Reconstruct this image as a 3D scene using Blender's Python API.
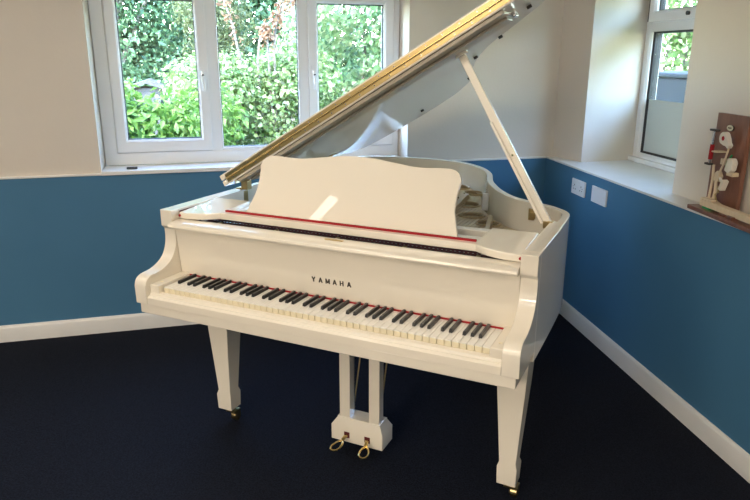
import bpy, bmesh, math, random
import numpy as np
from mathutils import Vector, Matrix
sc = bpy.context.scene
for o in list(bpy.data.objects): bpy.data.objects.remove(o)
C = sc.collection
PI = math.pi

# ------------------------------------------------------------ camera
F_PX = 661.37
CP = Vector((1.0548, -1.7401, 1.5389)); YAW, PITCH, ROLL = .4374, -.2838, .003
fw = Vector((-math.sin(YAW)*math.cos(PITCH), math.cos(YAW)*math.cos(PITCH), math.sin(PITCH)))
rt = fw.cross(Vector((0, 0, 1))).normalized(); up = rt.cross(fw)
r2 = rt*math.cos(ROLL)+up*math.sin(ROLL); u2 = -rt*math.sin(ROLL)+up*math.cos(ROLL)
cam_d = bpy.data.cameras.new('camera'); cam = bpy.data.objects.new('camera', cam_d); C.objects.link(cam)
cam_d.sensor_fit = 'HORIZONTAL'; cam_d.sensor_width = 36; cam_d.lens = 36*F_PX/750
cam_d.clip_start = .05; cam_d.clip_end = 200
cam.matrix_world = Matrix(((r2.x, u2.x, -fw.x, CP.x), (r2.y, u2.y, -fw.y, CP.y), (r2.z, u2.z, -fw.z, CP.z), (0, 0, 0, 1)))
sc.camera = cam

# ------------------------------------------------------------ room frames
K = Vector((.2453, 2.6147, 0)); TH, PH = .7024, -.9852
UB = Vector((-math.cos(TH), -math.sin(TH), 0)); OB = Vector((-math.sin(TH), math.cos(TH), 0))    # along / out of the back wall
UR = Vector((math.cos(PH), math.sin(PH), 0)); OR = Vector((-math.sin(PH), math.cos(PH), 0))      # along / out of the right wall
def B(s, d, z): return K+UB*s+OB*d+Vector((0, 0, z))
def W(s, d, z): return K+UR*s+OR*d+Vector((0, 0, z))
H = 2.5; DADO = .9135

# ------------------------------------------------------------ light
world = bpy.data.worlds.new('world'); sc.world = world; world.use_nodes = True
nt = world.node_tree; bg = nt.nodes['Background']
sky = nt.nodes.new('ShaderNodeTexSky'); sky.sky_type = 'NISHITA'; sky.sun_disc = False
sky.sun_elevation = math.radians(48); sky.sun_rotation = math.radians(200); sky.air_density = 1.0; sky.dust_density = .4; sky.ozone_density = 2.0
nt.links.new(sky.outputs[0], bg.inputs[0]); bg.inputs[1].default_value = 4.6
sun_d = bpy.data.lights.new('sun', 'SUN'); sun_d.energy = 8.5; sun_d.angle = .01; sun_d.color = (1, .95, .84)
sun = bpy.data.objects.new('sun', sun_d); C.objects.link(sun)
sdir = (OB*.75-UB*.35+Vector((0, 0, -1.15))).normalized()
sun.rotation_euler = sdir.to_track_quat('-Z', 'Y').to_euler()
def portal(name, c, look, w, h):
    l = bpy.data.lights.new(name, 'AREA'); l.shape = 'RECTANGLE'; l.size = w; l.size_y = h
    l.cycles.is_portal = True
    o = bpy.data.objects.new(name, l); C.objects.link(o); o.location = c
    o.rotation_euler = look.to_track_quat('-Z', 'Z').to_euler()
portal('window_portal', B(1.82, .32, 1.43), -OB, 1.8, 1.05)
portal('window_portal', W(.76, .575, 1.5), -OR, 1.1, 1.2)
sc.view_settings.view_transform = 'Standard'; sc.view_settings.look = 'None'
sc.view_settings.gamma = 1; sc.view_settings.use_curve_mapping = False
sc.view_settings.exposure = 0.24
LAMP_POWER = 34; LAMP_COLOR = (1, .89, .76)

# ------------------------------------------------------------ materials
def mat(name, col, rough=.5, metal=0, coat=0, coat_rough=.03, spec=.5, noise=None, bump=None, emit=None):
    m = bpy.data.materials.new(name); m.use_nodes = True; n = m.node_tree; p = n.nodes['Principled BSDF']
    p.inputs['Base Color'].default_value = (*col, 1); p.inputs['Roughness'].default_value = rough
    p.inputs['Metallic'].default_value = metal; p.inputs['Coat Weight'].default_value = coat
    p.inputs['Coat Roughness'].default_value = coat_rough; p.inputs['Specular IOR Level'].default_value = spec
    if emit:
        p.inputs['Emission Color'].default_value = (*emit[0], 1); p.inputs['Emission Strength'].default_value = emit[1]
    tc = n.nodes.new('ShaderNodeTexCoord')
    if noise:                                       # (scale, second colour, stretch)
        t = n.nodes.new('ShaderNodeTexNoise'); t.inputs['Scale'].default_value = noise[0]; t.inputs['Detail'].default_value = 6
        mp = n.nodes.new('ShaderNodeMapping'); mp.inputs['Scale'].default_value = noise[2] if len(noise) > 2 else (1, 1, 1)
        n.links.new(tc.outputs['Object'], mp.inputs[0]); n.links.new(mp.outputs[0], t.inputs[0])
        r = n.nodes.new('ShaderNodeValToRGB'); r.color_ramp.elements[0].position = .35; r.color_ramp.elements[1].position = .65
        r.color_ramp.elements[0].color = (*col, 1); r.color_ramp.elements[1].color = (*noise[1], 1)
        n.links.new(t.outputs[0], r.inputs[0]); n.links.new(r.outputs[0], p.inputs['Base Color'])
    if bump:
        t = n.nodes.new('ShaderNodeTexNoise'); t.inputs['Scale'].default_value = bump[0]; t.inputs['Detail'].default_value = 4
        n.links.new(tc.outputs['Object'], t.inputs[0])
        b = n.nodes.new('ShaderNodeBump'); b.inputs['Strength'].default_value = bump[1]; b.inputs['Distance'].default_value = bump[2]
        n.links.new(t.outputs[0], b.inputs['Height']); n.links.new(b.outputs[0], p.inputs['Normal'])
    return m
M = {}
M['lacquer'] = mat('ivory_lacquer', (.86, .79, .66), .35, coat=1, coat_rough=.02)
M['lacquer'].node_tree.nodes['Principled BSDF'].inputs['Coat IOR'].default_value = 1.65
M['batten'] = mat('batten_tan', (.50, .44, .34), .4, coat=.5, coat_rough=.05)  # flat tan-beige, darker than the ivory lacquer
M['key_white'] = mat('key_white', (.88, .85, .77), .25, coat=.4)
M['key_front'] = mat('key_front', (.78, .70, .50), .4)
M['key_black'] = mat('key_black', (.018, .018, .02), .28)
M['brass'] = mat('brass', (.80, .61, .27), .22, 1)
M['hinge_brass'] = mat('hinge_brass', (.50, .38, .17), .33, 1)
M['brass_dull'] = mat('brass_dull', (.50, .38, .18), .32, 1)
M['steel'] = mat('steel', (.6, .6, .62), .25, 1)
M['red_felt'] = mat('red_felt', (.38, .010, .018), .9, noise=(300, (.30, .008, .013)))
M['dark_red'] = mat('dark_red_felt', (.10, .012, .014), .95)
M['dark'] = mat('dark_inside', (.02, .015, .012), .7)
M['iron'] = mat('plate_gold', (.46, .35, .20), .3, .35, coat=.3)
M['spruce'] = mat('soundboard_wood', (.50, .36, .20), .4, noise=(30, (.42, .29, .15), (1, 8, 1)))
M['letter'] = mat('letter_dark', (.07, .06, .045), .35, .6)
M['rubber'] = mat('rubber', (.05, .045, .04), .7)
M['plaster'] = mat('plaster', (.71, .645, .56), .85, spec=.25, noise=(2.5, (.69, .625, .545)), bump=(60, .12, .004))
M['reveal'] = mat('plaster_white', (.80, .80, .80), .8, spec=.25, bump=(60, .1, .003))
M['blue'] = mat('blue_paint', (.060, .176, .295), .62, spec=.3, noise=(3, (.064, .184, .308)), bump=(120, .1, .003))
M['gloss_white'] = mat('white_gloss', (.80, .78, .74), .35, noise=(5, (.76, .74, .70)))
M['upvc'] = mat('upvc', (.82, .83, .84), .25)
M['gasket'] = mat('gasket', (.02, .022, .025), .5)
M['ceiling'] = mat('ceiling_white', (.82, .80, .76), .9)
M['carpet'] = mat('carpet', (.005, .0062, .011), .95, spec=.12, noise=(160, (.014, .0175, .029)), bump=(420, .8, .006))
M['plastic'] = mat('socket_white', (.82, .82, .84), .3)
M['hole'] = mat('black_hole', (.02, .02, .02), .6)
M['mahogany'] = mat('mahogany', (.24, .105, .065), .35, noise=(9, (.17, .068, .04), (8, 1, 1)), coat=.25)
M['beech'] = mat('pale_wood', (.74, .60, .42), .5, noise=(12, (.68, .54, .36), (1, 6, 1)))
M['felt_cream'] = mat('cream_felt', (.78, .72, .62), .95)
M['green_felt'] = mat('green_felt', (.02, .28, .09), .95)
M['badge'] = mat('badge_cream', (.70, .68, .50), .4)
M['bark'] = mat('bark', (.30, .26, .22), .9, noise=(14, (.16, .13, .10)), bump=(30, .6, .03))
M['earth'] = mat('garden_soil', (.10, .13, .045), .95, noise=(4, (.16, .20, .06)), bump=(20, .6, .05))
M['bin'] = mat('bin_plastic', (.022, .024, .032), .55)
M['brick'] = mat('brick_wall', (.32, .17, .12), .9)
M['shed_roof'] = mat('shed_roof_felt', (.10, .095, .095), .8)

def glass_mat(name='window_glass', tint=(.97, .99, .98), mixf=1):
    m = bpy.data.materials.new(name); m.use_nodes = True; n = m.node_tree
    for x in list(n.nodes):
        if x.type == 'BSDF_PRINCIPLED': n.nodes.remove(x)
    out = [x for x in n.nodes if x.type == 'OUTPUT_MATERIAL'][0]
    tr = n.nodes.new('ShaderNodeBsdfTransparent'); tr.inputs[0].default_value = (*tint, 1)
    gl = n.nodes.new('ShaderNodeBsdfGlossy'); gl.inputs['Roughness'].default_value = .01
    lw = n.nodes.new('ShaderNodeLayerWeight'); lw.inputs[0].default_value = .5
    pw = n.nodes.new('ShaderNodeMath'); pw.operation = 'POWER'; pw.inputs[1].default_value = 5; n.links.new(lw.outputs['Facing'], pw.inputs[0])
    fr = n.nodes.new('ShaderNodeMath'); fr.operation = 'MULTIPLY_ADD'; fr.inputs[1].default_value = .9; fr.inputs[2].default_value = .035; n.links.new(pw.outputs[0], fr.inputs[0])
    mx = n.nodes.new('ShaderNodeMixShader'); n.links.new(fr.outputs[0], mx.inputs[0])
    n.links.new(tr.outputs[0], mx.inputs[1]); n.links.new(gl.outputs[0], mx.inputs[2]); n.links.new(mx.outputs[0], out.inputs[0])
    return m
M['glass'] = glass_mat()
def frosted():
    m = bpy.data.materials.new('frosted_film'); m.use_nodes = True; n = m.node_tree
    for x in list(n.nodes):
        if x.type == 'BSDF_PRINCIPLED': n.nodes.remove(x)
    out = [x for x in n.nodes if x.type == 'OUTPUT_MATERIAL'][0]
    a = n.nodes.new('ShaderNodeBsdfDiffuse'); a.inputs[0].default_value = (.60, .61, .58, 1)
    b = n.nodes.new('ShaderNodeBsdfTranslucent'); b.inputs[0].default_value = (.50, .48, .42, 1)
    mx = n.nodes.new('ShaderNodeMixShader'); mx.inputs[0].default_value = .35
    n.links.new(a.outputs[0], mx.inputs[1]); n.links.new(b.outputs[0], mx.inputs[2]); n.links.new(mx.outputs[0], out.inputs[0])
    return m
M['frost'] = frosted()
def leaf_mat(name, cols, trans=.35):
    m = bpy.data.materials.new(name); m.use_nodes = True; n = m.node_tree
    for x in list(n.nodes):
        if x.type == 'BSDF_PRINCIPLED': n.nodes.remove(x)
    out = [x for x in n.nodes if x.type == 'OUTPUT_MATERIAL'][0]
    at = n.nodes.new('ShaderNodeAttribute'); at.attribute_name = 'leaf'
    r = n.nodes.new('ShaderNodeValToRGB')
    el = r.color_ramp.elements
    while len(el) < len(cols): el.new(.5)
    for i, c in enumerate(cols):
        el[i].position = i/(len(cols)-1); el[i].color = (*c, 1)
    n.links.new(at.outputs['Fac'], r.inputs[0])
    p = n.nodes.new('ShaderNodeBsdfPrincipled'); p.inputs['Roughness'].default_value = .42
    t = n.nodes.new('ShaderNodeBsdfTranslucent'); mx = n.nodes.new('ShaderNodeMixShader'); mx.inputs[0].default_value = trans
    n.links.new(r.outputs[0], p.inputs['Base Color']); n.links.new(r.outputs[0], t.inputs[0])
    n.links.new(p.outputs[0], mx.inputs[1]); n.links.new(t.outputs[0], mx.inputs[2]); n.links.new(mx.outputs[0], out.inputs[0])
    return m
M['leaf_laurel'] = leaf_mat('laurel_leaves', [(.07, .16, .03), (.17, .32, .05), (.30, .43, .13)], .45)
M['leaf_ivy'] = leaf_mat('hedge_leaves', [(0.082, 0.163, 0.048), (0.190, 0.306, 0.082), (0.313, 0.408, 0.163), (0.490, 0.476, 0.340)], .4)
M['leaf_hazel'] = leaf_mat('hazel_leaves', [(0.088, 0.184, 0.082), (0.184, 0.306, 0.122), (0.326, 0.422, 0.204), (0.462, 0.462, 0.272)], .4)
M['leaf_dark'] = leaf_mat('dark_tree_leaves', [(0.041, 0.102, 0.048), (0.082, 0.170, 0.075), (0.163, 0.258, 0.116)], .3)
M['leaf_olive'] = leaf_mat('conifer_leaves', [(0.061, 0.082, 0.034), (0.136, 0.163, 0.061), (0.204, 0.231, 0.102)], .3)
M['leaf_brown'] = leaf_mat('dry_leaves', [(0.204, 0.088, 0.048), (0.340, 0.177, 0.095), (0.422, 0.272, 0.170)], .35)

# ------------------------------------------------------------ mesh helpers
ROOTLOC = {}
def link(name, verts, faces, m, parent=None, bevel=0, seg=2, smooth=False, mats=None, fm=None):
    me = bpy.data.meshes.new(name); me.from_pydata([tuple(v) for v in verts], [], faces)
    for mm in (mats or [m]): me.materials.append(mm)
    if fm: me.polygons.foreach_set('material_index', fm)
    bm = bmesh.new(); bm.from_mesh(me); bmesh.ops.recalc_face_normals(bm, faces=bm.faces); bm.to_mesh(me); bm.free()
    o = bpy.data.objects.new(name, me); C.objects.link(o)
    # put the origin at the mesh's centre bottom
    vs = [Vector(v) for v in verts]
    c = Vector(((min(v.x for v in vs)+max(v.x for v in vs))/2, (min(v.y for v in vs)+max(v.y for v in vs))/2, min(v.z for v in vs)))
    me.transform(Matrix.Translation(-c)); o.location = c
    if parent:
        o.parent = parent; o.location = c-world_loc(parent)
    ROOTLOC[o.name] = c
    if bevel:
        b = o.modifiers.new('bevel', 'BEVEL'); b.width = bevel; b.segments = seg; b.limit_method = 'ANGLE'; b.angle_limit = .6; b.harden_normals = True
        smooth = True
    if smooth:
        me.polygons.foreach_set('use_smooth', [True]*len(me.polygons))
    if smooth == 'angle' or bevel:
        me.set_sharp_from_angle(angle=.7) if smooth == 'angle' else None
    return o
def world_loc(o):
    v = Vector((0, 0, 0))
    while o: v += o.location; o = o.parent
    return v
def thing(name, loc, label, cat, group=None):
    o = bpy.data.objects.new(name, None); C.objects.link(o); o.location = loc; o.empty_display_size = .1
    o['label'] = label; o['category'] = cat
    if group: o['group'] = group
    return o
def tag(o, label, cat, group=None):
    o['label'] = label; o['category'] = cat
    if group: o['group'] = group
    return o
def struct(o): o['kind'] = 'structure'; return o
class MB:
    """collects shapes; T maps local coordinates to the world"""
    def __init__(s, T=None): s.v = []; s.f = []; s.T = T or (lambda x, y, z: Vector((x, y, z))); s.m = []; s.cur = 0
    def add(s, vs, fs):
        n = len(s.v); s.v += [s.T(*v) for v in vs]; s.f += [[i+n for i in f] for f in fs]; s.m += [s.cur]*len(fs); return s
    def box(s, x0, x1, y0, y1, z0, z1):
        return s.add([(x, y, z) for z in (z0, z1) for y in (y0, y1) for x in (x0, x1)],
                     [(0, 2, 3, 1), (4, 5, 7, 6), (0, 1, 5, 4), (2, 6, 7, 3), (0, 4, 6, 2), (1, 3, 7, 5)])
    def prism(s, poly, a0, a1, axis='x'):
        n = len(poly)
        def P(a, p):
            return {'x': (a, p[0], p[1]), 'y': (p[0], a, p[1]), 'z': (p[0], p[1], a)}[axis]
        return s.add([P(a0, p) for p in poly]+[P(a1, p) for p in poly],
                     [list(range(n))[::-1], list(range(n, 2*n))]+[(i, (i+1) % n, (i+1) % n+n, i+n) for i in range(n)])
    def loft(s, rings, cap=True):
        n = len(rings[0]); vs = [p for r in rings for p in r]; fs = []
        for k in range(len(rings)-1):
            for i in range(n): fs.append((k*n+i, k*n+(i+1) % n, (k+1)*n+(i+1) % n, (k+1)*n+i))
        if cap: fs += [list(range(n))[::-1], list(range((len(rings)-1)*n, len(rings)*n))]
        return s.add(vs, fs)
    def tube(s, pts, r, n=10, flat=1.0):
        pts = [Vector(p) for p in pts]; rings = []; prev = None
        for i, p in enumerate(pts):
            t = (pts[min(i+1, len(pts)-1)]-pts[max(i-1, 0)]).normalized()
            a = prev if prev is not None else (Vector((0, 0, 1)) if abs(t.z) < .9 else Vector((1, 0, 0)))
            u = (a-t*a.dot(t)).normalized(); w = t.cross(u); prev = u
            rr = r[i] if isinstance(r, (list, tuple)) else r
            rings.append([tuple(p+u*(rr*flat*math.cos(2*PI*k/n))+w*(rr*math.sin(2*PI*k/n))) for k in range(n)])
        return s.loft(rings)
    def cyl(s, c, axis, r, h, n=20):
        c = Vector(c); a = Vector(axis).normalized(); return s.tube([c, c+a*h], r, n)
    def build(s, name, m, parent=None, bevel=0, smooth=False, seg=2, mats=None):
        return link(name, s.v, s.f, m, parent, bevel, seg, smooth, mats, s.m if mats else None)
def catmull(P, n=6, closed=False):
    P = [Vector(p) for p in P]; out = []
    N = len(P)
    for i in range(N if closed else N-1):
        if closed: a, b, c, d = P[i-1], P[i], P[(i+1) % N], P[(i+2) % N]
        else: a, b, c, d = P[max(i-1, 0)], P[i], P[i+1], P[min(i+2, N-1)]
        for k in range(n):
            t = k/n
            out.append(.5*((2*b)+(c-a)*t+(2*a-5*b+4*c-d)*t*t+(3*b-a-3*c+d)*t**3))
    if not closed: out.append(P[-1])
    return out

# ============================================================ THE ROOM
def PB(mb): mb.T = B; return mb
# corners of the room
A0, B0 = K.copy(), K+UB*5.2
C0, D0 = K+UR*7.4, K+UR*7.4+UB*5.2
def room_poly(g): return [K-UB*.7-UR*g+OR*.7, K+UB*(5.2+g)-UR*g, D0+UB*g+UR*g, C0+UR*g+OR*.7]
def slab(name, z0, z1, m, g=.3):
    mb = MB(); mb.prism([(p.x, p.y) for p in room_poly(g)], z0, z1, 'z'); return struct(mb.build(name, m))
mb = MB(); mb.prism([(p.x, p.y) for p in (K-UR*.05+OR*.1, K+UB*5.3-UR*.05, D0+UB*.1+UR*.1, C0+UR*.1+OR*.1)], -.08, 0, 'z')
struct(mb.build('floor', M['carpet']))
slab('ceiling', H, H+.12, M['ceiling'])

# back wall: painted dado, plaster above, window opening s .94-2.70, z DADO-1.93
WB = dict(s0=.945, s1=2.70, z1=1.945)
mb = MB(B)
mb.box(-.02, 5.3, 0, .34, -.1, DADO)                                   # blue
mb.cur = 1
for s0, s1, z0, z1 in ((-.25, WB['s0'], DADO, H), (WB['s1'], 5.3, DADO, H), (WB['s0'], WB['s1'], WB['z1'], H)):
    mb.box(s0, s1, .012, .34, z0, z1)
struct(mb.build('wall_back', None, mats=[M['blue'], M['plaster']]))
# right wall: thick dado with a ledge, plaster set back, deep splayed recess
mb = MB(W)
mb.box(-.05, 7.5, 0, .56, -.1, DADO); mb.cur = 1
def plan(poly, z0, z1): mb.prism(poly, z0, z1, 'z')
plan([(-.4, .045), (-.02, .045), (.268, .11), (.215, .47), (.215, .56), (-.4, .56)], DADO, H)
plan([(1.24, .11), (7.5, .11), (7.5, .56), (1.30, .56), (1.30, .47)], DADO, H)
plan([(.268, .11), (1.24, .11), (1.30, .47), (1.30, .56), (.215, .56), (.215, .47)], 2.06, H)
struct(mb.build('wall_right', None, mats=[M['blue'], M['plaster']]))
# the other two walls, behind and beside the camera
def plainwall(name, p0, p1, out):
    u = (p1-p0); L = u.length; u = u/L
    mb = MB(lambda s, d, z: p0+u*s+out*d+Vector((0, 0, z)))
    mb.box(-.2, L+.2, 0, .2, -.1, DADO); mb.cur = 1; mb.box(-.2, L+.2, 0, .2, DADO, H)
    struct(mb.build(name, None, mats=[M['blue'], M['plaster']]))
plainwall('wall_left', B0, D0, UB.copy()-UR*UB.dot(UR)); plainwall('wall_front', C0, D0, UR.copy()-UB*UB.dot(UR))
# ledges (white boards on top of the blue)
mb = MB(B); mb.box(-.0, 5.2, -.006, .06, DADO, DADO+.011); mb.box(WB['s0'], WB['s1'], -.012, .20, DADO, DADO+.022)
struct(mb.build('trim_1', M['gloss_white'], bevel=.003))
mb = MB(W)
mb.prism([(0, -.006), (7.4, -.006), (7.4, .11), (1.24, .11), (1.30, .47), (.215, .47), (.268, .11), (0, .11)], DADO, DADO+.012, 'z')
struct(mb.build('trim_2', M['gloss_white'], bevel=.003))
# skirting boards
prof = [(0, 0), (-.016, 0), (-.016, .080), (-.012, .090), (-.006, .0955), (0, .0955)]
for nm, T, L in (('baseboard_back', B, 5.2), ('baseboard_right', W, 7.4)):
    mb = MB(T); mb.prism(prof, 0, L, 'x'); struct(mb.build(nm, M['gloss_white'], smooth='angle'))

# ---------------------------------------------------- windows
def frame_ring(mb, s0, s1, z0, z1, w, d0, d1):
    # mitred frame ring with a chamfered inner edge, room side is d0; w = one width or (s0, s1, bottom, top)
    ws = w if isinstance(w, tuple) else (w,)*4; ch = min(.012, min(ws)*.5)
    def ring(k, c, d):
        a, b, e, f = [x*k-c for x in ws]; return [(s0+a, d, z0+e), (s1-b, d, z0+e), (s1-b, d, z1-f), (s0+a, d, z1-f)]
    R = [ring(0, 0, d1), ring(0, 0, d0+.003), ring(0, -.003, d0), ring(1, ch, d0), ring(1, 0, d0+ch), ring(1, 0, d1)]
    vs = [p for r in R for p in r]; fs = []
    for k in range(6):
        a = k*4; b = ((k+1) % 6)*4
        for i in range(4): fs.append((a+i, a+(i+1) % 4, b+(i+1) % 4, b+i))
    mb.add(vs, fs)
w1 = bpy.data.objects.new('window_1', None); C.objects.link(w1); w1.location = B(1.82, .2, DADO); w1['kind'] = 'structure'
FD = .20
mb = MB(B)
s0, s1, z0, z1 = .948, 2.697, DADO+.022, 1.943
frame_ring(mb, s0, s1, z0, z1, (.045, .078, .078, .05), FD, FD+.07)
for sm in (1.535, 2.068): mb.box(sm-.028, sm+.028, FD+.002, FD+.07, z0+.05, z1-.05)
mb.build('window_frame', M['upvc'], w1)
def sash(a, b, zb, zt, hs):
    mb = MB(B); frame_ring(mb, a, b, zb, zt, (.060, .060, .070, .058), FD-.016, FD+.05); f = mb.build('window_sash', M['upvc'], w1)
    mb = MB(B); frame_ring(mb, a+.058, b-.058, zb+.068, zt-.056, .006, FD+.006, FD+.03); mb.build('gasket', M['gasket'], f)
    mb = MB(B); mb.box(a+.06, b-.06, FD+.018, FD+.024, zb+.07, zt-.058); mb.build('pane', M['glass'], f)
    mb = MB(B)
    mb.box(hs-.011, hs+.011, FD-.026, FD-.016, 1.42, 1.49); mb.cyl((hs, FD-.016, 1.455), (0, -1, 0), .009, .035)
    mb.tube([(hs, FD-.05, 1.46), (hs-.002, FD-.054, 1.42), (hs-.006, FD-.052, 1.35)], [.009, .009, .007], 10)
    h = mb.build('window_handle', M['upvc'], f, smooth='angle')
    mb = MB(B); mb.cyl((hs, FD-.049, 1.437), (0, -1, 0), .007, .012, 12); mb.build('key_hole', M['gasket'], f)
sash(2.094, 2.622, 1.010, 1.896, 2.125)
sash(.988, 1.512, 1.010, 1.896, 1.484)
mb = MB(B); frame_ring(mb, 1.563, 2.040, z0+.076, z1-.05, (.010, .010, .012, .02), FD+.004, FD+.05); mb.build('glazing_bead', M['upvc'], w1)
mb = MB(B); frame_ring(mb, 1.570, 2.033, z0+.084, z1-.07, .006, FD+.012, FD+.03); mb.build('gasket', M['gasket'], w1)
mb = MB(B); mb.box(1.572, 2.031, FD+.022, FD+.028, z0+.086, z1-.072); mb.build('pane', M['glass'], w1)

w2 = bpy.data.objects.new('window_2', None); C.objects.link(w2); w2.location = W(.76, .5, DADO); w2['kind'] = 'structure'
FD2 = .47; z0, z1 = DADO+.012, 2.05
mb = MB(W); frame_ring(mb, .218, 1.297, z0, z1, .055, FD2, FD2+.08); mb.box(.27, 1.25, FD2+.002, FD2+.08, 1.686, 1.742); mb.build('window_frame', M['upvc'], w2)
mb = MB(W); mb.box(.222, 1.293, FD2-.035, FD2+.005, z0, z0+.028); mb.build('frame_sill', M['upvc'], w2, bevel=.006)
mb = MB(W); frame_ring(mb, .27, 1.246, z0+.052, 1.69, .014, FD2+.02, FD2+.07); mb.build('gasket', M['gasket'], w2)
mb = MB(W); mb.box(.284, 1.232, FD2+.034, FD2+.040, z0+.064, 1.678); lp = mb.build('pane', M['glass'], w2)
mb = MB(W); mb.box(.286, 1.230, FD2+.030, FD2+.0335, z0+.066, 1.300); mb.build('frosted_film', M['frost'], w2)
mb = MB(W); frame_ring(mb, .262, 1.254, 1.738, z1-.04, .060, FD2-.02, FD2+.05); vs_ = mb.build('window_sash', M['upvc'], w2)
mb = MB(W); frame_ring(mb, .320, 1.196, 1.796, z1-.098, .008, FD2+.006, FD2+.04); mb.build('gasket', M['gasket'], vs_)
mb = MB(W); mb.box(.324, 1.192, FD2+.018, FD2+.024, 1.80, z1-.102); mb.build('pane', M['glass'], vs_)
mb = MB(W); mb.box(.2585, .2605, FD2-.021, FD2-.003, 1.742, z1-.05); mb.build('friction_seam', M['gasket'], vs_)
mb = MB(W); mb.cyl((.66, FD2-.02, 1.768), (0, -1, 0), .011, .014, 12); mb.build('lock_button', M['gasket'], vs_, smooth='angle')

# ============================================================ THE PIANO
PX = Vector((0, .8, 0))
P = thing('grand_piano', PX, 'ivory white lacquered baby grand piano with its lid propped open and YAMAHA on the fallboard', 'piano')
W0 = .709; ZT = .987; ZB = .632
outer_pts = [(.709, .16), (.709, .30), (.708, .50), (.703, .68), (.688, .745), (.655, .790), (.600, .840), (.504, .895), (.436, .950), (.358, 1.058), (.294, 1.182),
             (.256, 1.276), (.200, 1.456), (.124, 1.600), (.035, 1.700), (-.06, 1.765), (-.226, 1.805), (-.42, 1.80), (-.57, 1.765), (-.66, 1.69), (-.702, 1.58), (-.709, 1.45), (-.709, .9), (-.709, .5), (-.709, .16)]
oc = [(p.x, p.y) for p in catmull([(x, y, 0) for x, y in outer_pts], 5)]
def inset(path, t):
    out = []; n = len(path)
    for i in range(n):
        a = Vector((*path[max(i-1, 0)], 0)); b = Vector((*path[min(i+1, n-1)], 0)); d = (b-a).normalized()
        nrm = Vector((-d.y, d.x, 0)); tt = t(i) if callable(t) else t
        out.append((path[i][0]+nrm.x*tt, path[i][1]+nrm.y*tt))
    return out
ic = inset(oc, .029)
def ring_strip(mb, o, i, z0, z1):
    n = len(o)
    vs = [(x, y, z0) for x, y in o]+[(x, y, z0) for x, y in i]+[(x, y, z1) for x, y in o]+[(x, y, z1) for x, y in i]
    fs = []
    for k in range(n-1):
        fs += [(k, k+1, n+k+1, n+k), (2*n+k, 3*n+k, 3*n+k+1, 2*n+k+1), (k, 2*n+k, 2*n+k+1, k+1), (n+k, n+k+1, 3*n+k+1, 3*n+k)]
    fs += [(0, n, 3*n, 2*n), (n-1, 3*n-1+0, 4*n-1, 2*n-1) if False else (n-1, 3*n-1, 4*n-1, 2*n-1)]
    mb.add(vs, fs)
mb = MB(); ring_strip(mb, oc, ic, ZB, ZT)
rim = mb.build('rim', M['lacquer'], P, bevel=.004)
# side arms with the scooped cheek profile
arm = [(.16, .668), (-.042, .668), (-.044, .735), (-.036, .757), (-.012, .771), (.037, .776), (.081, .791), (.112, .815), (.130, .852), (.134, .885), (.133, .912), (.119, .925), (.119, ZT), (.16, ZT)]
sm = [arm[0], arm[1]]+[(p.x, p.y) for p in catmull([(a, b, 0) for a, b in arm[2:11]], 3)]+arm[11:]
for s in (-1, 1):
    mb = MB(); a0, a1 = (s*.6565, s*W0) if s > 0 else (s*W0, s*.6565)
    mb.prism(sm, a0, a1, 'x')
    mb.build('arm', M['lacquer'], P, bevel=.0025)
    mb = MB(); x0, x1 = sorted((s*.6565, s*.6735)); x0, x1 = (x0, x1+.012) if s > 0 else (x0-.012, x1); mb.box(x0, x1, .1605, .575, .80, ZT-.0004)
    mb.build('inner_rim', M['lacquer'], P, bevel=.002)
mb = MB(); mb.box(-.699, .699, -.034, .45, .629, .667); mb.build('keybed', M['lacquer'], P, bevel=.004)
# key slip
mb = MB(); mb.prism([(.02, .668), (-.040, .668), (-.040, .694), (-.034, .700), (-.026, .701), (-.024, .709), (-.006, .712), (-.004, .707), (.02, .707)], -.656, .656, 'x')
mb.build('key_slip', M['lacquer'], P, bevel=.0012)
for s in (-1, 1):
    x0, x1 = sorted((s*.6145, s*.656)); mb = MB(); mb.box(x0, x1, -.022, .152, .700, .741)
    cb = mb.build('cheek_block', M['lacquer'], P, bevel=.004)
    mb = MB(); mb.cyl((s*.636, .02, .741), (0, 0, 1), .006, .0012, 14); mb.build('screw_cap', M['key_front'], cb)
# keys
KZ = .730; KW = 1.222/52
mbk = MB(); mbk.box(-.613, .613, .004, .15, .668, .700); mbk.build('key_frame', M['dark'], P)
mw = MB(); g = .0007
mw.box(-KW/2+g, KW/2-g, 0, .147, KZ-.004, KZ); mw.cur = 1; mw.box(-KW/2+g+.0003, KW/2-g-.0003, .001, .147, KZ-.024, KZ-.004)
mkb = MB()
rings = []
for zz, fy, hw in ((KZ-.004, .0515, .0056), (KZ+.0085, .0535, .0051), (KZ+.0115, .0565, .0043)):
    rings.append([(-hw, fy, zz), (hw, fy, zz), (hw, .147, zz), (-hw, .147, zz)])
mkb.loft(rings)
wk = None; bk = None
pat = 'ABCDEFG'; black_off = {'A': .0015, 'C': -.0015, 'D': .0015, 'F': -.002, 'G': 0}
for i in range(52):
    x = -.611+KW*(i+.5)
    if wk is None:
        wk = mw.build('white_key', None, P, bevel=.0006, mats=[M['key_white'], M['key_front']]); o = wk; base = wk.location.copy()
    else:
        o = wk.copy(); C.objects.link(o)
    o.location = base+Vector((x, 0, 0))
    L = pat[i % 7]
    if L in black_off and i < 51:
        xb = x+KW/2+black_off[L]
        if bk is None:
            bk = mkb.build('black_key', M['key_black'], P, bevel=.0012); o = bk; bb = bk.location.copy()
        else:
            o = bk.copy(); C.objects.link(o)
        o.location = bb+Vector((xb, 0, 0))
mb = MB(); mb.box(-.6145, .6145, .1465, .152, .700, .7345); mb.build('key_felt', M['red_felt'], P)
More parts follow.
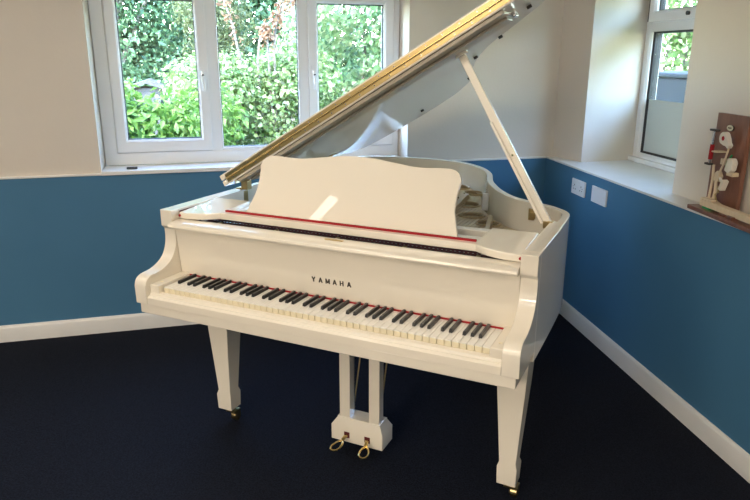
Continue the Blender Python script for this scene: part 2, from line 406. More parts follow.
# fallboard with lettering
mb = MB()
fb = [(.153, .732), (.149, .745), (.145, .79), (.139, .86), (.133, .921), (.150, .925), (.172, .925), (.176, .732)]
mb.prism(fb, -.6555, .6555, 'x'); fbo = mb.build('fallboard', M['lacquer'], P, bevel=.002)
nose = [(.160, .921), (.105, .921), (.097, .924), (.093, .931), (.095, .938), (.103, .943), (.125, .946), (.162, .949), (.168, .947), (.168, .925), (.160, .921)][:-1]
mb = MB(); mb.prism(nose, -.655, .655, 'x'); mb.build('fallboard_cap', M['lacquer'], fbo, bevel=.001)
fn = Vector((0, -(.86-.79), -(.145-.139))).normalized()   # outward normal of the board face (towards the player)
fu = Vector((0, .139-.145, .86-.79)).normalized()
def FT(x, h, d):
    p = Vector((x, .1452, .788))+fu*h+Vector((0, -1, -.09)).normalized()*d
    return p
strokes = {'Y': [[(0, 1), (.42, .48)], [(.84, 1), (.42, .48)], [(.42, .5), (.42, 0)]],
           'A': [[(0, 0), (.42, 1)], [(.42, 1), (.84, 0)], [(.16, .32), (.68, .32)]],
           'M': [[(0, 0), (0, 1)], [(0, 1), (.45, .12)], [(.45, .12), (.9, 1)], [(.9, 1), (.9, 0)]],
           'H': [[(0, 0), (0, 1)], [(.72, 0), (.72, 1)], [(0, .5), (.72, .5)]]}
mb = MB(FT); xs = -.068
for ch in 'YAMAHA':
    wdt = max(p[0] for st in strokes[ch] for p in st); hh = .0185; ww = .0145
    for a, b in strokes[ch]:
        ax, ay, bx, by = a[0]*ww, a[1]*hh, b[0]*ww, b[1]*hh
        L = math.hypot(bx-ax, by-ay); t = .0022 if abs(by-ay) > .002 else .0016
        nx, ny = -(by-ay)/L*t, (bx-ax)/L*t
        mb.prism([(xs+ax+nx, ay+ny), (xs+ax-nx, ay-ny), (xs+bx-nx, by-ny), (xs+bx+nx, by+ny)], 0, .0009, 'z')
    xs += .0278
mb.build('lettering', M['letter'], fbo)
mb = MB(); mb.box(-.012, .056, .138, .148, .9475, .9500); mb.build('lock_plate', M['brass_dull'], fbo)
# dark action cavity behind the fallboard
mb = MB(); mb.box(-.655, .655, .178, .46, .900, .906); mb.build('action_tray', M['dark_red'], P)
mb = MB(); mb.box(-.655, .655, .206, .214, .906, .935)
for i in range(12): mb.box(-.60+i*.105, -.592+i*.105, .176, .21, .930, .938)
mb.build('action_rail', M['dark'], P)
for i in range(5):
    mb = MB(); mb.box(-.50+i*.25, -.488+i*.25, .180, .206, .938, .941); mb.build('action_bracket', M['brass_dull'], P)
# music shelf: front rail with red felt, open tray and back rail
mb = MB(); mb.box(-.500, .500, .202, .232, .952, .977); ms = mb.build('music_shelf', M['lacquer'], P, bevel=.003)
mb = MB(); mb.box(-.488, .488, .226, .237, .9765, .983); mb.build('felt_strip', M['red_felt'], ms)
mb = MB(); mb.box(-.49, .49, .236, .320, .955, .970); mb.build('shelf_board', M['lacquer'], ms, bevel=.002)
mb = MB(); mb.box(-.52, .52, .400, .440, .940, .968)
for x in (-.49, -.02, .15): mb.box(x, x+.05, .315, .405, .940, .966)
mb.build('shelf_frame', M['lacquer'], ms, bevel=.003)
# side panels beside the desk
for s in (-1, 1):
    pts = [(s*.6530, .158), (s*.640, .157)]+[(s*(.62-.125*t), .158+.004*t+.040*t**2.2) for t in (0, .2, .4, .6, .8, .92, 1)]+[(s*.489, .215), (s*.494, .392), (s*.6530, .392)]
    mb = MB(lambda x, y, z: Vector((x, y, z+(y-.392)*.055))); mb.prism(pts, .962, .987, 'z'); sp = mb.build('side_panel', M['lacquer'], P, bevel=.005, seg=3)
    x0, x1 = sorted((s*.6535, s*.6562)); mb = MB(); mb.box(x0, x1, .165, .392, .950, .978); mb.build('felt_strip', M['dark_red'], sp)
    mb = MB(); mb.cyl((s*.648, .1605, .962), (0, -1, 0), .005, .006, 14); mb.build('felt_button', M['red_felt'], sp)
# music desk
tl = .45; dk = Vector((0, .255, .972))
def DT(x, h, d): return dk+Vector((x, h*math.sin(tl)+d*math.cos(tl), h*math.cos(tl)-d*math.sin(tl)))
half = [(.420, 0), (.413, .015), (.403, .048), (.391, .090), (.389, .130), (.392, .165), (.397, .193), (.387, .215), (.372, .227), (.350, .2325), (.31, .232), (.27, .2295), (.22, .230), (.17, .236), (.11, .244), (.05, .2505), (0, .2525)]
hs = half[:7]+[(p.x, p.y) for p in catmull([(a, b, 0) for a, b in half[6:]], 3)][1:]
poly = hs+[(-a, b) for a, b in hs[::-1][1:]]
mb = MB(DT); mb.prism(poly, 0, .014, 'z'); md = mb.build('music_desk', M['lacquer'], P, bevel=.002)
for x in (.1, -.14):
    mb = MB(); mb.tube([DT(x, .15, .016), (x*.85, .425, .969)], .006, 8); mb.build('desk_prop', M['steel'], md, smooth='angle')
# inside: soundboard, iron plate with holes, strings, pins, dampers
def clip(path, t): return inset(path, t)
ip = clip(oc, .037)
mb = MB(); mb.prism([p for p in ip if p[1] > .45]+[(-.67, .45), (.67, .45)], .796, .808, 'z'); mb.build('soundboard', M['spruce'], P)
mb = MB(); mb.box(-.672, .672, .45, .60, .809, .862); mb.box(-.672, .672, .24, .39, .86, .888); mb.build('pin_block', M['iron'], P)
def plate():
    bm = bmesh.new()
    outer = [p for p in inset(oc, .050) if p[1] > .47]
    outer = outer[::2]
    if outer[0][1] > .47: pass
    holes = [(.10, 1.50, .045, .04), (.15, 1.22, .055, .05), (.235, 1.02, .05, .045), (.345, .90, .045, .035), (.46, .78, .035, .03), (-.02, 1.62, .05, .04), (.02, 1.33, .05, .08),
             (.12, .88, .05, .10), (-.08, 1.1, .06, .14), (.30, .70, .05, .07), (-.24, 1.2, .06, .17), (-.42, 1.25, .06, .17), (-.58, 1.2, .05, .17), (-.30, .75, .06, .12), (-.50, .75, .06, .12)]
    loops = [outer+[(-.655, .47), (.655, .47)] if outer[0][1] > .5 else outer]
    es = []
    def addloop(pts):
        vs = [bm.verts.new((x, y, .858)) for x, y in pts]
        for i in range(len(vs)): es.append(bm.edges.new((vs[i], vs[(i+1) % len(vs)])))
    addloop([(.655, .47)]+outer+[(-.655, .47)] if outer[0][1] > .471 else outer)
    for x, y, a, b in holes: addloop([(x+a*math.cos(2*PI*k/18), y+b*math.sin(2*PI*k/18)) for k in range(18)])
    bmesh.ops.triangle_fill(bm, edges=es, use_beauty=True)
    r = bmesh.ops.extrude_face_region(bm, geom=list(bm.faces))
    for v in r['geom']:
        if isinstance(v, bmesh.types.BMVert): v.co.z += .010
    # raised rings around the round holes and the long struts
    vs = [v.co.copy() for v in bm.verts]; bm.verts.index_update(); fs = [[v.index for v in f.verts] for f in bm.faces]
    bm.free()
    mb = MB(); mb.add([tuple(v) for v in vs], fs)
    for x, y, a, b in holes[:6]:
        pts = [(x+(a+.006)*math.cos(2*PI*k/20), y+(b+.006)*math.sin(2*PI*k/20), .869) for k in range(21)]
        mb.tube(pts, .006, 6)
    for (x0, y0), (x1, y1) in (((.44, .50), (.33, .98)), ((.22, .50), (.10, 1.38)), ((.02, .50), (-.10, 1.62)), ((-.20, .5), (-.30, 1.7)), ((-.45, .5), (-.48, 1.7))):
        d = Vector((x1-x0, y1-y0, 0)).normalized(); n = Vector((-d.y, d.x, 0))*.014
        ring0 = [(x0+n.x, y0+n.y, .866), (x0-n.x, y0-n.y, .866), (x0-n.x*.6, y0-n.y*.6, .905), (x0+n.x*.6, y0+n.y*.6, .905)]
        ring1 = [(x1+n.x, y1+n.y, .866), (x1-n.x, y1-n.y, .866), (x1-n.x*.6, y1-n.y*.6, .890), (x1+n.x*.6, y1+n.y*.6, .890)]
        mb.loft([ring0, ring1])
    return mb.build('iron_plate', M['iron'], P)
plate()
mb = MB()
for i in range(64):
    x = -.60+i*.0178
    ye = min(.62+max(0, (.60-x))*1.25, 1.62); y0 = .40
    mb.box(x-.0006, x+.0006, y0, ye, .884, .8852)
st = mb.build('strings', M['steel'], P); st['kind'] = 'stuff'
mb = MB()
for i in range(80):
    x = -.62+i*.0155
    for r in range(2): mb.box(x+.004*r-.003, x+.004*r+.003, .27+.045*r, .276+.045*r, .888, .910)
tp = mb.build('tuning_pins', M['steel'], P); tp['kind'] = 'stuff'
mb = MB()
for i in range(42):
    x = -.60+i*.0178; mb.box(x-.005, x+.005, .60+(.6-x)*.05, .66+(.6-x)*.06, .886, .935)
dm = mb.build('dampers', M['dark'], P); dm['kind'] = 'stuff'
# white tag on a wire inside the bent side
mb = MB(); mb.tube([(.268, 1.17, .935), (.262, 1.21, .952), (.240, 1.26, .958)], .005, 8); mb.box(.250, .276, 1.125, 1.140, .872, .950)
mb.build('humidity_gauge', M['plastic'], P, bevel=.003)
# brass catch on the inner bent side and lid hinges on the bass side
mb = MB(); mb.box(.520, .556, .838, .862, .918, .964); mb.box(.526, .550, .828, .842, .926, .952)
mb.build('lid_catch', M['brass_dull'], P, bevel=.003)

# ---- lid
LA = math.radians(30.5); LO = Vector((-.700, 0, .997))
def LT(u, v, w): return LO+Vector((u*math.cos(LA)-w*math.sin(LA), v, u*math.sin(LA)+w*math.cos(LA)))
def uv(x, y): return (x+.70, y)
YF = .452
lp_ = [p for p in inset(oc, -.012)]
lidpoly = [(1.485, YF), (1.485, .64), (1.468, .715), (1.428, .770), (1.372, .806)]+[uv(*p) for p in lp_ if p[1] > .83 and p[0]+.70 > .052]+[(.045, 1.60), (.045, YF)]
mb = MB(LT); mb.prism(lidpoly, 0, .022, 'z'); lid = mb.build('lid', M['lacquer'], P, bevel=.003)
mb = MB(LT); mb.prism([(.045, YF), (1.485, YF), (1.485, .825), (.045, .825)], .0265, .0485, 'z'); fl = mb.build('lid_flap', M['lacquer'], lid, bevel=.003)
# long brass hinge between the two leaves
mb = MB(LT); mb.box(.075, 1.46, YF-.0022, YF+.004, .007, .0215); mb.box(.075, 1.46, YF-.0022, YF+.004, .027, .0415)
mb.build('piano_hinge', M['hinge_brass'], lid)
mb = MB(LT); mb.tube([(.075, YF-.004, .0243), (1.46, YF-.004, .0243)], .0036, 10); mb.build('hinge_knuckle', M['brass'], lid, smooth='angle')
hsc = None
for i in range(20):
    u = .11+i*.0675
    for uu, ww_ in ((u, .0145), (u+.03, .034)):
        if hsc is None:
            mb = MB(LT); mb.cyl((uu, YF-.002, ww_), (0, -1, 0), .0028, .0014, 8); hsc = mb.build('hinge_screw', M['steel'], lid); h0 = hsc.location-LT(uu, 0, ww_)
        else:
            o = hsc.copy(); C.objects.link(o); o.location = h0+LT(uu, 0, ww_)
# batten under the front edge
mb = MB(LT); mb.prism([(.115, YF+.012), (1.352, YF+.012), (1.358, YF+.018), (1.358, YF+.170), (1.350, YF+.178), (.115, YF+.178)], -.014, -.0004, 'z')
mb.prism([(.125, YF+.075), (1.335, YF+.075), (1.345, YF+.083), (1.345, YF+.160), (1.335, YF+.168), (.125, YF+.168)], -.024, -.0145, 'z')
bt = mb.build('lid_batten', M['batten'], lid, bevel=.003)
for u, v in ((1.404, .66), (1.075, 1.00), (.54, 1.60), (1.225, .885), (.885, 1.45)):
    mb = MB(LT); mb.cyl((u, v-.0, -.0004), (0, 0, -1), .009, .009, 14); mb.build('rubber_buffer', M['rubber'], lid, smooth='angle')
# hinges at the spine
for y in (.60, 1.30):
    mb = MB(); mb.box(-.6735, -.668, y-.022, y+.022, .925, .975); mb.box(-.700, -.668, y-.022, y+.022, .9875, .991)
    mb.tube([(-.672, y-.026, .988), (-.672, y+.026, .988)], .006, 10)
    a = LT(.05, y-.022, -.0006); b = LT(.115, y+.022, -.0006)
    mb.T = LT; mb.box(.045, .115, y-.022, y+.022, -.004, -.0004)
    mb.T = lambda x, y_, z: Vector((x, y_, z))
    p = LT(.05, y, -.004); mb.box(-.675, p.x+.012, y-.016, y+.016, .984, p.z+.004)
    mb.build('lid_hinge', M['brass_dull'], P, bevel=.001)
# prop stick with its short inner stick
base = Vector((.6530, .560, .968)); top = LT(1.135, .615, -.034)
def stick(a, b, w, t, off, name, m, par):
    d = (b-a).normalized(); sx = d.cross(Vector((0, 1, 0))).normalized(); sy = d.cross(sx)
    mb = MB(); a = a+sx*off[0]+sy*off[1]; b = b+sx*off[0]+sy*off[1]
    mb.loft([[tuple(p+sx*(w2_/2*i)+sy*(t/2*j)) for i, j in ((-1, -1), (1, -1), (1, 1), (-1, 1))] for p, w2_ in ((a, w), (b, w*.82))])
    return mb.build(name, m, par, bevel=.003)
ps = stick(base, top, .034, .016, (0, 0), 'prop_stick', M['lacquer'], P)
mid = base+(top-base)*.62
stick(base+(top-base)*.03, mid, .012, .010, (.012, .0145), 'short_prop', M['lacquer'], ps)
mb = MB(); mb.cyl(base+Vector((0, -.014, .012)), (0, 1, 0), .011, .03, 16); mb.box(base.x-.018, base.x+.014, .545, .575, .965, .989)
mb.build('prop_bracket', M['brass_dull'], ps, smooth='angle')
mb = MB(); q = base+(top-base)*.42; mb.cyl(q+Vector((.004, -.012, 0)), (0, -1, 0), .004, .004, 10); mb.build('prop_screw', M['brass'], ps)
mb = MB(LT); mb.cyl((1.135, .615, -.0245), (0, 0, -1), .024, .010, 20); mb.build('prop_cup', M['lacquer'], lid, smooth='angle')
mb = MB(LT); mb.box(1.3585, 1.372, YF+.110, YF+.150, -.024, -.004); mb.build('lid_latch', M['steel'], lid, bevel=.003)

# ---- legs with casters
def leg(cx, cy, wx, wy):
    def sq(h, z, dx=0, dy=0): return [(cx-h+dx, cy-h+dy, z), (cx+h+dx, cy-h+dy, z), (cx+h+dx, cy+h+dy, z), (cx-h+dx, cy+h+dy, z)]
    mb = MB(); mb.loft([sq(.0345, .067), sq(.0365, .138), sq(.0305, .156), sq(.0485, .445), sq(.057, .6285)])
    l = mb.build('leg', M['lacquer'], P, bevel=.003)
    mb = MB(); a = Vector((wx, wy, 0))
    mb.cyl((cx, cy, .0665), (0, 0, -1), .020, .006); mb.cyl((cx, cy, .0605), (0, 0, -1), .008, .016)
    mb.box(wx-.016, wx-.012, wy-.014, wy+.014, .016, .052); mb.box(wx+.012, wx+.016, wy-.014, wy+.014, .016, .052); mb.box(min(cx, wx)-.012, max(cx, wx)+.016, min(cy, wy)-.014, max(cy, wy)+.012, .046, .054)
    c = mb.build('caster', M['brass_dull'], l, bevel=.001)
    mb = MB(); mb.cyl((wx-.011, wy, .0205), (1, 0, 0), .0205, .022, 24); mb.build('caster_wheel', M['brass_dull'], c, smooth='angle')
leg(-.619, .340, -.600, .356); leg(.617, .340, .640, .352); leg(-.22, 1.52, -.20, 1.54)
# ---- pedal lyre
mb = MB()
ly0, ly1 = .345, .445
def rc(hx, y0, y1, z): return [(-hx, y0, z), (hx, y0, z), (hx, y1, z), (-hx, y1, z)]
mb.loft([rc(.114, ly0, ly1, .042), rc(.114, ly0, ly1, .108), rc(.095, ly0+.018, ly1-.010, .136), rc(.095, ly0+.018, ly1-.010, .142)])
lb = mb.build('lyre_box', M['lacquer'], P, bevel=.0025)
for x in (-.062, .068):
    mb = MB(); mb.box(x-.0235, x+.0225, .366, .406, .1385, .630); mb.build('lyre_post', M['lacquer'], P, bevel=.002)
for x, rz in ((-.043, -.16), (.048, .26)):
    mb = MB(); mb.box(x-.012, x+.012, ly0-.0016, ly0+.002, .062, .088); mb.build('pedal_slot', M['dark_red'], lb)
    # pedal: flat neck, then an open rounded loop, toed out a little
    zc = .074; c_, s_ = math.cos(rz), math.sin(rz)
    mb = MB(lambda a, b, z: Vector((x+a*c_-b*s_, ly0+a*s_+b*c_, z)))
    mb.tube([(0, .010, zc+.002), (0, -.012, zc), (0, -.034, zc-.007)], [.008, .0078, .0075], 10, .5)
    lobe = [((.0175-.005*math.cos(t))*math.sin(t), -.066+.034*math.cos(t), zc-.016-.007*(1-math.cos(t))/2+.006) for t in [2*PI*k/24 for k in range(25)]]
    mb.tube(lobe, .0042, 8)
    mb.build('pedal', M['brass'], P, smooth='angle')
    mb = MB(); mb.tube([(x-.01, .435, .130), (x-.01, .435, .628)], .0026, 8); mb.build('pedal_rod', M['steel'], P, smooth='angle')
for s in (-1, 1):
    mb = MB(); mb.tube([(s*.060+.004, .430, .14), (s*.060+.004, .58, .64)], .0035, 8); mb.build('lyre_brace', M['brass_dull'], P, smooth='angle')

# ============================================================ ON THE WALL AND LEDGE
SZ = .815
def plate_s(name, s, z, label, switch):
    t = thing(name, W(s, 0, z-.044), label, 'socket' if switch else 'blanking plate')
    mb = MB(W); mb.box(s-.083, s+.083, -.011, -.0002, z-.0445, z+.0445); mb.build('face_plate', M['plastic'], t, bevel=.003)
    if switch:
        for c in (-.042, .042):
            for dx, dz, w_, h_ in ((0, .010, .005, .009), (-.013, -.013, .009, .004), (.013, -.013, .009, .004)):
                mb = MB(W); mb.box(s+c+dx-w_/2, s+c+dx+w_/2, -.0118, -.0110, z+dz-h_/2, z+dz+h_/2); mb.build('pin_hole', M['hole'], t)
            mb = MB(W); mb.box(s+c*.42-.008, s+c*.42+.008, -.015, -.0111, z+.022, z+.036); mb.build('rocker_switch', M['plastic'], t, bevel=.001)
    for dx in (-.060, .060):
        mb = MB(W); mb.cyl((s+dx, -.0111, z), (0, -1, 0), .0032, .0008, 10); mb.build('screw', M['steel'] if switch else M['plastic'], t)
plate_s('wall_socket', .505, SZ, 'white twin power socket with pin holes on the blue wall, nearer the room corner', True)
plate_s('blanking_plate', .760, SZ+.002, 'plain white blanking plate on the blue wall, right of the power socket', False)

mb = MB(B); mb.box(2.515, 2.572, .035, .055, DADO+.0225, DADO+.034)
tag(mb.build('window_stay_peg', M['gasket'], None, bevel=.003), 'small black plastic peg lying on the window sill by the left sash', 'peg')

# wall-action demonstration model on the ledge
t = thing('piano_action_model', W(1.72, .03, DADO+.012), 'mahogany display stand with a cream piano hammer action, on the ledge at the right', 'display model')
rot = math.radians(4)
def AT(s, d, z):   # local: s along from 1.72, d out from .03
    c, s_ = math.cos(rot), math.sin(rot)
    return W(1.72+s*c+d*s_, .048-s*s_*1.0+d*c, DADO+.012+z)
mb = MB(AT); mb.prism([(-.170, -.072), (.40, -.072), (.40, .055), (-.165, .055)], 0, .018, 'z'); mb.build('base_board', M['mahogany'], t, bevel=.003)
mb = MB(AT); mb.box(-.190, .022, .020, .038, .0185, .398); mb.build('back_board', M['mahogany'], t, bevel=.002)
f = .018
mb = MB(AT); mb.tube([(-.085, f, .345), (-.085, f-.004, .345)], [.0235, .0235], 24, .55); bd = mb.build('oval_badge', M['letter'], t)
mb = MB(AT); mb.tube([(-.085, f-.0042, .345), (-.085, f-.0052, .345)], [.0208, .0208], 24, .55); mb.build('badge_face', M['badge'], bd)
mb = MB(AT)
for i in range(5): mb.box(-.0965+i*.005, -.0935+i*.005, f-.0058, f-.0053, .342, .348)
mb.build('badge_lettering', M['letter'], bd)
def AS(s, d, z): return AT(s+.036, d, z+(.014 if z > .065 else 0))
# hammer: pear-shaped head with red underfelt, moulding and shank
hd = []
hh = [(0, .021), (.3, .024), (.6, .0225), (1, .016), (1.4, .009), (1.7, .006)]
mb = MB(AS)
c0 = Vector((-.100, 0, .293)); dr = Vector((.045, 0, -.032)).normalized(); nn = Vector((dr.z, 0, -dr.x))
outl = []
for a in range(0, 190, 15):
    r = .026; ang = math.radians(a)+PI/2; outl.append(c0+nn*(r*math.sin(ang))*1.0+dr*(r*math.cos(ang)))
outl = [c0+nn*(.025*math.cos(math.radians(q)))-dr*(.025*math.sin(math.radians(q))) for q in range(0, 181, 15)]
outl += [c0-nn*.018+dr*.022, c0-nn*.010+dr*.036, c0-nn*.008+dr*.052, c0+nn*.008+dr*.052, c0+nn*.010+dr*.036, c0+nn*.018+dr*.022]
mb.prism([(p.x, p.z) for p in outl], -.024, -.004, 'y'); hm = mb.build('hammer_head', M['felt_cream'], t, bevel=.002)
mb = MB(AS); mb.cyl((c0.x+.004, -.0242, c0.z), (0, -1, 0), .009, .0012, 16); mb.build('hammer_underfelt', M['red_felt'], hm)
mb = MB(AS); pj = c0+dr*.046; mb.tube([(pj.x, -.014, pj.z), (-.085, -.014, .190), (-.112, -.014, .138)], .004, 8); mb.build('hammer_shank', M['beech'], t, smooth='angle')
mb = MB(AS); mb.tube([(-.050, -.006, .232), (-.072, -.006, .205), (-.080, -.006, .178)], .0035, 8); mb.build('bridle_tape', M['green_felt'], t)
mb = MB(AS); mb.prism([(-.070, .170), (-.040, .160), (-.022, .176), (-.016, .205), (-.030, .222), (-.055, .220), (-.060, .200)], -.020, .004, 'y'); dmh = mb.build('damper_block', M['felt_cream'], t, bevel=.004)
mb = MB(AS); mb.box(-.062, -.020, -.012, .016, .150, .166); mb.build('damper_shelf', M['beech'], dmh, bevel=.002)
mb = MB(AS); mb.box(-.122, -.084, -.006, .016, .186, .210); mb.build('rail_block', M['beech'], t, bevel=.002)
# whippen, butt, jack and check cluster
mb = MB(AS); mb.prism([(-.128, .120), (-.100, .116), (-.090, .140), (-.108, .162), (-.124, .150)], -.022, -.002, 'y'); mb.build('hammer_butt', M['beech'], t, bevel=.002)
mb = MB(AS); mb.tube([(-.100, -.014, .138), (-.075, -.016, .122), (-.070, -.016, .108)], .006, 8); mb.prism([(-.078, .092), (-.062, .088), (-.046, .128), (-.060, .134)], -.028, -.004, 'y'); mb.build('back_check', M['felt_cream'], t, bevel=.001)
mb = MB(AS); mb.tube([(-.118, -.014, .118), (-.112, -.014, .080), (-.118, -.014, .052)], [.006, .007, .008], 8); mb.build('jack', M['beech'], t, smooth='angle')
mb = MB(AS); mb.prism([(-.155, .044), (-.105, .030), (-.075, .034), (-.070, .046), (-.100, .052), (-.120, .062), (-.150, .056)], -.026, -.004, 'y'); wp = mb.build('whippen', M['beech'], t, bevel=.002)
mb = MB(AS); mb.prism([(-.110, .024), (-.082, .024), (-.078, .033), (-.106, .031)], -.024, -.006, 'y'); mb.build('whippen_cushion', M['green_felt'], wp)
mb = MB(AS); mb.tube([(-.146, -.016, .180), (-.140, -.016, .120), (-.148, -.016, .055)], .0055, 8); mb.build('sticker', M['beech'], t, smooth='angle')
mb = MB(AS); mb.tube([(-.094, -.016, .100), (-.086, -.018, .078), (-.104, -.018, .066), (-.088, -.018, .050)], .0035, 8); mb.build('spring_wire', M['brass_dull'], t, smooth='angle')
mb = MB(AS); mb.tube([(-.156, -.030, .185), (-.150, -.030, .322)], .0055, 12); rd = mb.build('string_rod', M['steel'], t, smooth='angle')
mb = MB(AS); mb.tube([(-.1555, -.030, .202), (-.1525, -.030, .262)], .0085, 12); mb.build('red_bushing', M['red_felt'], rd, smooth='angle')
mb = MB(AS); mb.box(-.172, -.130, -.040, -.018, .316, .324); mb.build('rod_bracket', M['rubber'], rd, bevel=.002)
mb = MB(AS); mb.box(-.178, -.146, -.040, -.018, .178, .186); mb.build('rod_bracket', M['rubber'], rd, bevel=.002)
mb = MB(AS); mb.box(-.158, -.118, -.034, .019, .232, .238); mb.build('rod_stay', M['beech'], rd, bevel=.002)
mb = MB(AS); mb.box(-.150, .34, -.052, -.024, .026, .052); mb.box(-.150, -.075, -.050, -.026, .052, .060); kb = mb.build('display_key', M['beech'], t, bevel=.002)
mb = MB(AS); mb.box(-.130, -.080, -.050, -.026, .018, .0258); mb.build('key_cushion', M['green_felt'], kb)
mb = MB(AS); mb.box(.06, .10, -.066, -.036, .0182, .030); mb.box(.00, .04, -.06, -.03, .0182, .0258); mb.build('balance_rail', M['mahogany'], t)

# ============================================================ CEILING LAMPS (one slim fitting; the square panels are added fill)
lamp_tpl = None
def ceiling_or_fill_lamp(c, ang, L=1.1, wd=.16, label='', pw=LAMP_POWER):
    t = thing('ceiling_or_fill_light', c+Vector((0, 0, -.05)), label, 'ceiling light', 'linear ceiling lights')
    ca, sa = math.cos(ang), math.sin(ang)
    T = lambda x, y, z: Vector((c.x+x*ca-y*sa, c.y+x*sa+y*ca, c.z+z))
    mb = MB(T); mb.box(-L/2-.02, L/2+.02, -wd/2-.02, wd/2+.02, -.045, -.0005); mb.build('lamp_housing', M['upvc'], t, bevel=.006)
    l = bpy.data.lights.new('lamp_light', 'AREA'); l.shape = 'RECTANGLE'; l.size = L; l.size_y = wd; l.energy = pw; l.color = LAMP_COLOR
    o = bpy.data.objects.new('lamp_light', l); C.objects.link(o); o.parent = t; o.location = (0, 0, -.012); o.rotation_euler = (0, 0, ang)
angs = math.radians(47)
ceiling_or_fill_lamp(Vector((-1.43, -1.65, H)), angs, .56, .07, label='slim linear ceiling light above and left of the keyboard', pw=.75)
for x, y, lb, pw in ((-2.8, -.5, 'unseen fill light panel added nearest the left end of the room', 8), (.75, -2.7, 'unseen fill light panel added straight behind the camera', 22),
                 (.35, -4.5, 'unseen fill light panel added farthest behind the camera', 120),
                 (2.3, -1.5, 'unseen fill light panel added nearest the right wall', 16),
                 (-1.3, -4.2, 'unseen fill light panel added in the far left corner behind the camera', 112), (-.6, -.2, 'unseen fill light panel added above the piano keyboard', 10)):
    ceiling_or_fill_lamp(Vector((x, y, H)), TH, 1.1, 1.1, lb, pw)  # unseen panels, added to even out the room's brightness

# ============================================================ THE GARDEN
GZ = -.25
mb = MB(); mb.box(-22, 18, -12, 24, GZ-.1, GZ); struct(mb.build('ground', M['earth']))
def leaves(name, vol, n, size, m, parent, seed, up_=.3, aspect=.55):
    rng = np.random.default_rng(seed); per = np.array([max(a*b*c, .0001)**(2/3) for _, _, _, a, b, c in vol]); per = per/per.sum()
    idx = rng.choice(len(vol), n, p=per); V = np.array(vol)[idx]
    d = rng.normal(size=(n, 3)); d /= np.linalg.norm(d, axis=1)[:, None]
    r = 1-.42*rng.random(n)**1.6
    cen = V[:, :3]+d*r[:, None]*V[:, 3:]*(1+.12*rng.normal(size=(n, 1)))
    cen[:, 2] = np.maximum(cen[:, 2], GZ+.03)
    nrm = d*.7+rng.normal(size=(n, 3))*.55+np.array([0, 0, up_]); nrm /= np.linalg.norm(nrm, axis=1)[:, None]
    t = rng.normal(size=(n, 3)); t -= nrm*(t*nrm).sum(1)[:, None]; t /= np.linalg.norm(t, axis=1)[:, None]
    b = np.cross(nrm, t); s = size*(.6+.8*rng.random(n))[:, None]
    v0 = cen-t*s*.5; v2 = cen+t*s*.5-nrm*s*.10; v1 = cen+b*s*aspect*.5+nrm*s*.12-t*s*.06; v3 = cen-b*s*aspect*.5+nrm*s*.12-t*s*.06
    verts = np.stack([v0, v1, v2, v3], 1).reshape(-1, 3)
    me = bpy.data.meshes.new(name); me.vertices.add(4*n); me.loops.add(6*n); me.polygons.add(2*n)
    base = np.array([float(x) for x in world_loc(parent)]) if parent else np.zeros(3)
    me.vertices.foreach_set('co', (verts-base).ravel())
    k = np.arange(n)[:, None]*4; li = np.concatenate([k+0, k+1, k+2, k+0, k+2, k+3], 1).ravel()
    me.loops.foreach_set('vertex_index', li.astype(np.int32))
    me.polygons.foreach_set('loop_start', (np.arange(2*n)*3).astype(np.int32))
    me.update(calc_edges=True)
    at = me.attributes.new('leaf', 'FLOAT', 'POINT'); at.data.foreach_set('value', np.repeat(np.clip(rng.normal(.5, .25, n), 0, 1), 4).astype(np.float32))
    me.materials.append(m); o = bpy.data.objects.new(name, me); C.objects.link(o)
    if parent: o.parent = parent
    return o
def blobs(fr, s0, s1, d, z0, z1, k, rad, seed, depth=.4):
    rnd = random.Random(seed); out = []
    for i in range(k):
        s = rnd.uniform(s0, s1); z = rnd.uniform(z0, z1); dd = d+rnd.uniform(-depth, depth); p = fr(s, dd, z); r = rad*rnd.uniform(.7, 1.25)
        out.append((p.x, p.y, p.z, r, r, r*.85))
    return out
def bush(name, label, cat, fr, s0, s1, d, z1, k, rad, n, size, m, seed, asp=.55, z0=GZ+.2, stem=.03, depth=.4, group=None):
    c = fr((s0+s1)/2, d, GZ); t = thing(name, c, label, cat, group)
    vol = blobs(fr, s0, s1, d, z0, z1-rad, k, rad, seed, depth)
    leaves('foliage', vol, n, size, m, t, seed, aspect=asp)
    mb = MB(); rnd = random.Random(seed+9)
    for v in vol[::2]:
        a = Vector((c.x+rnd.uniform(-.15, .15), c.y+rnd.uniform(-.15, .15), GZ-.02)); b = Vector(v[:3]); q = a.lerp(b, .5)+Vector((rnd.uniform(-.1, .1), rnd.uniform(-.1, .1), .1))
        mb.tube([a, q, b], [stem, stem*.6, stem*.25], 6)
    mb.build('stems', M['bark'], t, smooth='angle')
    return t
bush('laurel_shrub', 'bright green broad-leaved shrub right outside the left window pane', 'shrub', B, 2.05, 3.4, 1.7, 1.50, 44, .26, 15000, .085, M['leaf_laurel'], 3, asp=.42, depth=.25)
bush('ivy_hedge', 'sunlit mixed green hedge filling the lower middle window pane', 'hedge', B, .95, 2.25, 2.7, 1.72, 26, .34, 30000, .045, M['leaf_ivy'], 5, asp=.75, depth=.3)
bush('hazel_bush', 'tall pale green leafy bush behind the right pane of the wide window', 'shrub', B, -.55, 1.05, 2.9, 2.75, 34, .38, 26000, .062, M['leaf_hazel'], 7, asp=.75, depth=.35)
bush('dark_tree', 'tall dark green tree behind the left window pane', 'tree', B, 2.4, 5.2, 6.0, 4.6, 44, .62, 40000, .078, M['leaf_dark'], 11, stem=.08, depth=.6)
bush('olive_conifer', 'dull olive conifer behind the top left of the middle window pane', 'tree', B, 1.75, 2.0, 4.2, 3.0, 22, .34, 12000, .055, M['leaf_olive'], 13, asp=.3, depth=.4, stem=.05)
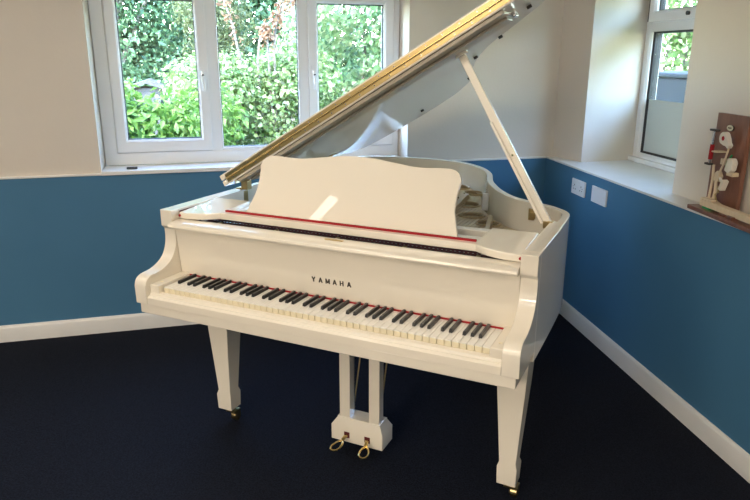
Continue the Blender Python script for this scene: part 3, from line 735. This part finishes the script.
bush('far_hedge', 'long dark hedge closing off the garden behind the tree trunk', 'hedge', B, -1.8, 6.0, 7.6, 4.4, 90, .75, 30000, .14, M['leaf_dark'], 17, stem=.07, depth=.4)
bush('garden_hedge', 'yellow green sunlit hedge seen through the small deep window', 'hedge', B, -6.0, -1.3, 3.4, 4.3, 70, .55, 42000, .075, M['leaf_ivy'], 19, asp=.75, depth=.5)
bush('light_block_hedge', 'unseen hedge added outside to cut the daylight on the deep window reveal', 'hedge', W, .8, 8.0, 4.2, 3.6, 60, .55, 16000, .10, M['leaf_ivy'], 29, asp=.75, depth=.4)  # out of view, put here to dim the light on the window recess
# withered climber with brown leaves, and a pale grey trunk
t = thing('withered_climber', B(1.45, 2.45, GZ), 'thin bare branches with withered brown leaves above the hedge in the middle pane', 'climber')
rnd = random.Random(4); mb = MB(); vol = []
for s_a, s_b, z_b in ((1.75, 1.95, 2.15), (1.45, 1.35, 2.05), (1.6, 1.15, 2.1), (1.5, 1.55, 1.75)):
    a = B(1.45, 2.45, GZ); m1 = B(s_a, 2.38, 1.5); b = B(s_b, 2.3, z_b); pts = [(p.x, p.y, p.z) for p in catmull([a, m1, (m1+b)/2+Vector((0, 0, .12)), b], 5)]
    mb.tube(pts, [.016-.012*i/(len(pts)-1) for i in range(len(pts))], 6)
    for q in pts[6:]: vol.append((*q, .06, .06, .06))
mb.build('branches', M['bark'], t, smooth='angle'); leaves('foliage', vol, 420, .045, M['leaf_brown'], t, 23, aspect=.6)
mb = MB(); a = B(1.02, 3.9, GZ); mb.tube([a, B(1.03, 3.9, .8), B(1.00, 3.9, 1.9), B(.96, 3.95, 3.2)], [.13, .10, .09, .07], 14)
tag(mb.build('tree_trunk', M['bark'], None, smooth='angle'), 'pale grey upright tree trunk above the hedge, right side of the middle pane', 'tree trunk')
# little shed roof peeping over the laurel
t = thing('garden_shed', B(2.72, 4.0, GZ), 'small grey pitched garden shed top poking out above the bright shrub', 'shed')
mb = MB(B); mb.box(2.52, 2.80, 3.9, 4.4, GZ, 1.21); mb.build('wall', M['shed_roof'], t)
mb = MB(B); mb.prism([(2.47, 1.19), (2.48, 1.22), (2.64, 1.30), (2.85, 1.23), (2.84, 1.19), (2.66, 1.26)], 3.84, 4.46, 'y'); mb.build('roof', M['shed_roof'], t)
# dark bin outside the deep window
t = thing('storage_bin', W(-.62, 1.5, GZ), 'dark grey plastic storage bin standing outside the deep window', 'bin')
mb = MB(W)
def rr(s0, s1, d0, d1, z): return [(s0, d0, z), (s1, d0, z), (s1, d1, z), (s0, d1, z)]
mb.loft([rr(-1.05, .25, 1.2, 1.75, GZ+.02), rr(-1.10, .30, 1.15, 1.80, 1.40)]); mb.build('bin_body', M['bin'], t, bevel=.02)
mb = MB(W); mb.box(-1.13, .33, 1.12, 1.84, 1.402, 1.435); mb.build('bin_lid', M['bin'], t, bevel=.01)
mb = MB(W); mb.box(-.86, -.76, 1.10, 1.16, 1.436, 1.462); mb.build('lid_handle', M['bin'], t, bevel=.008)
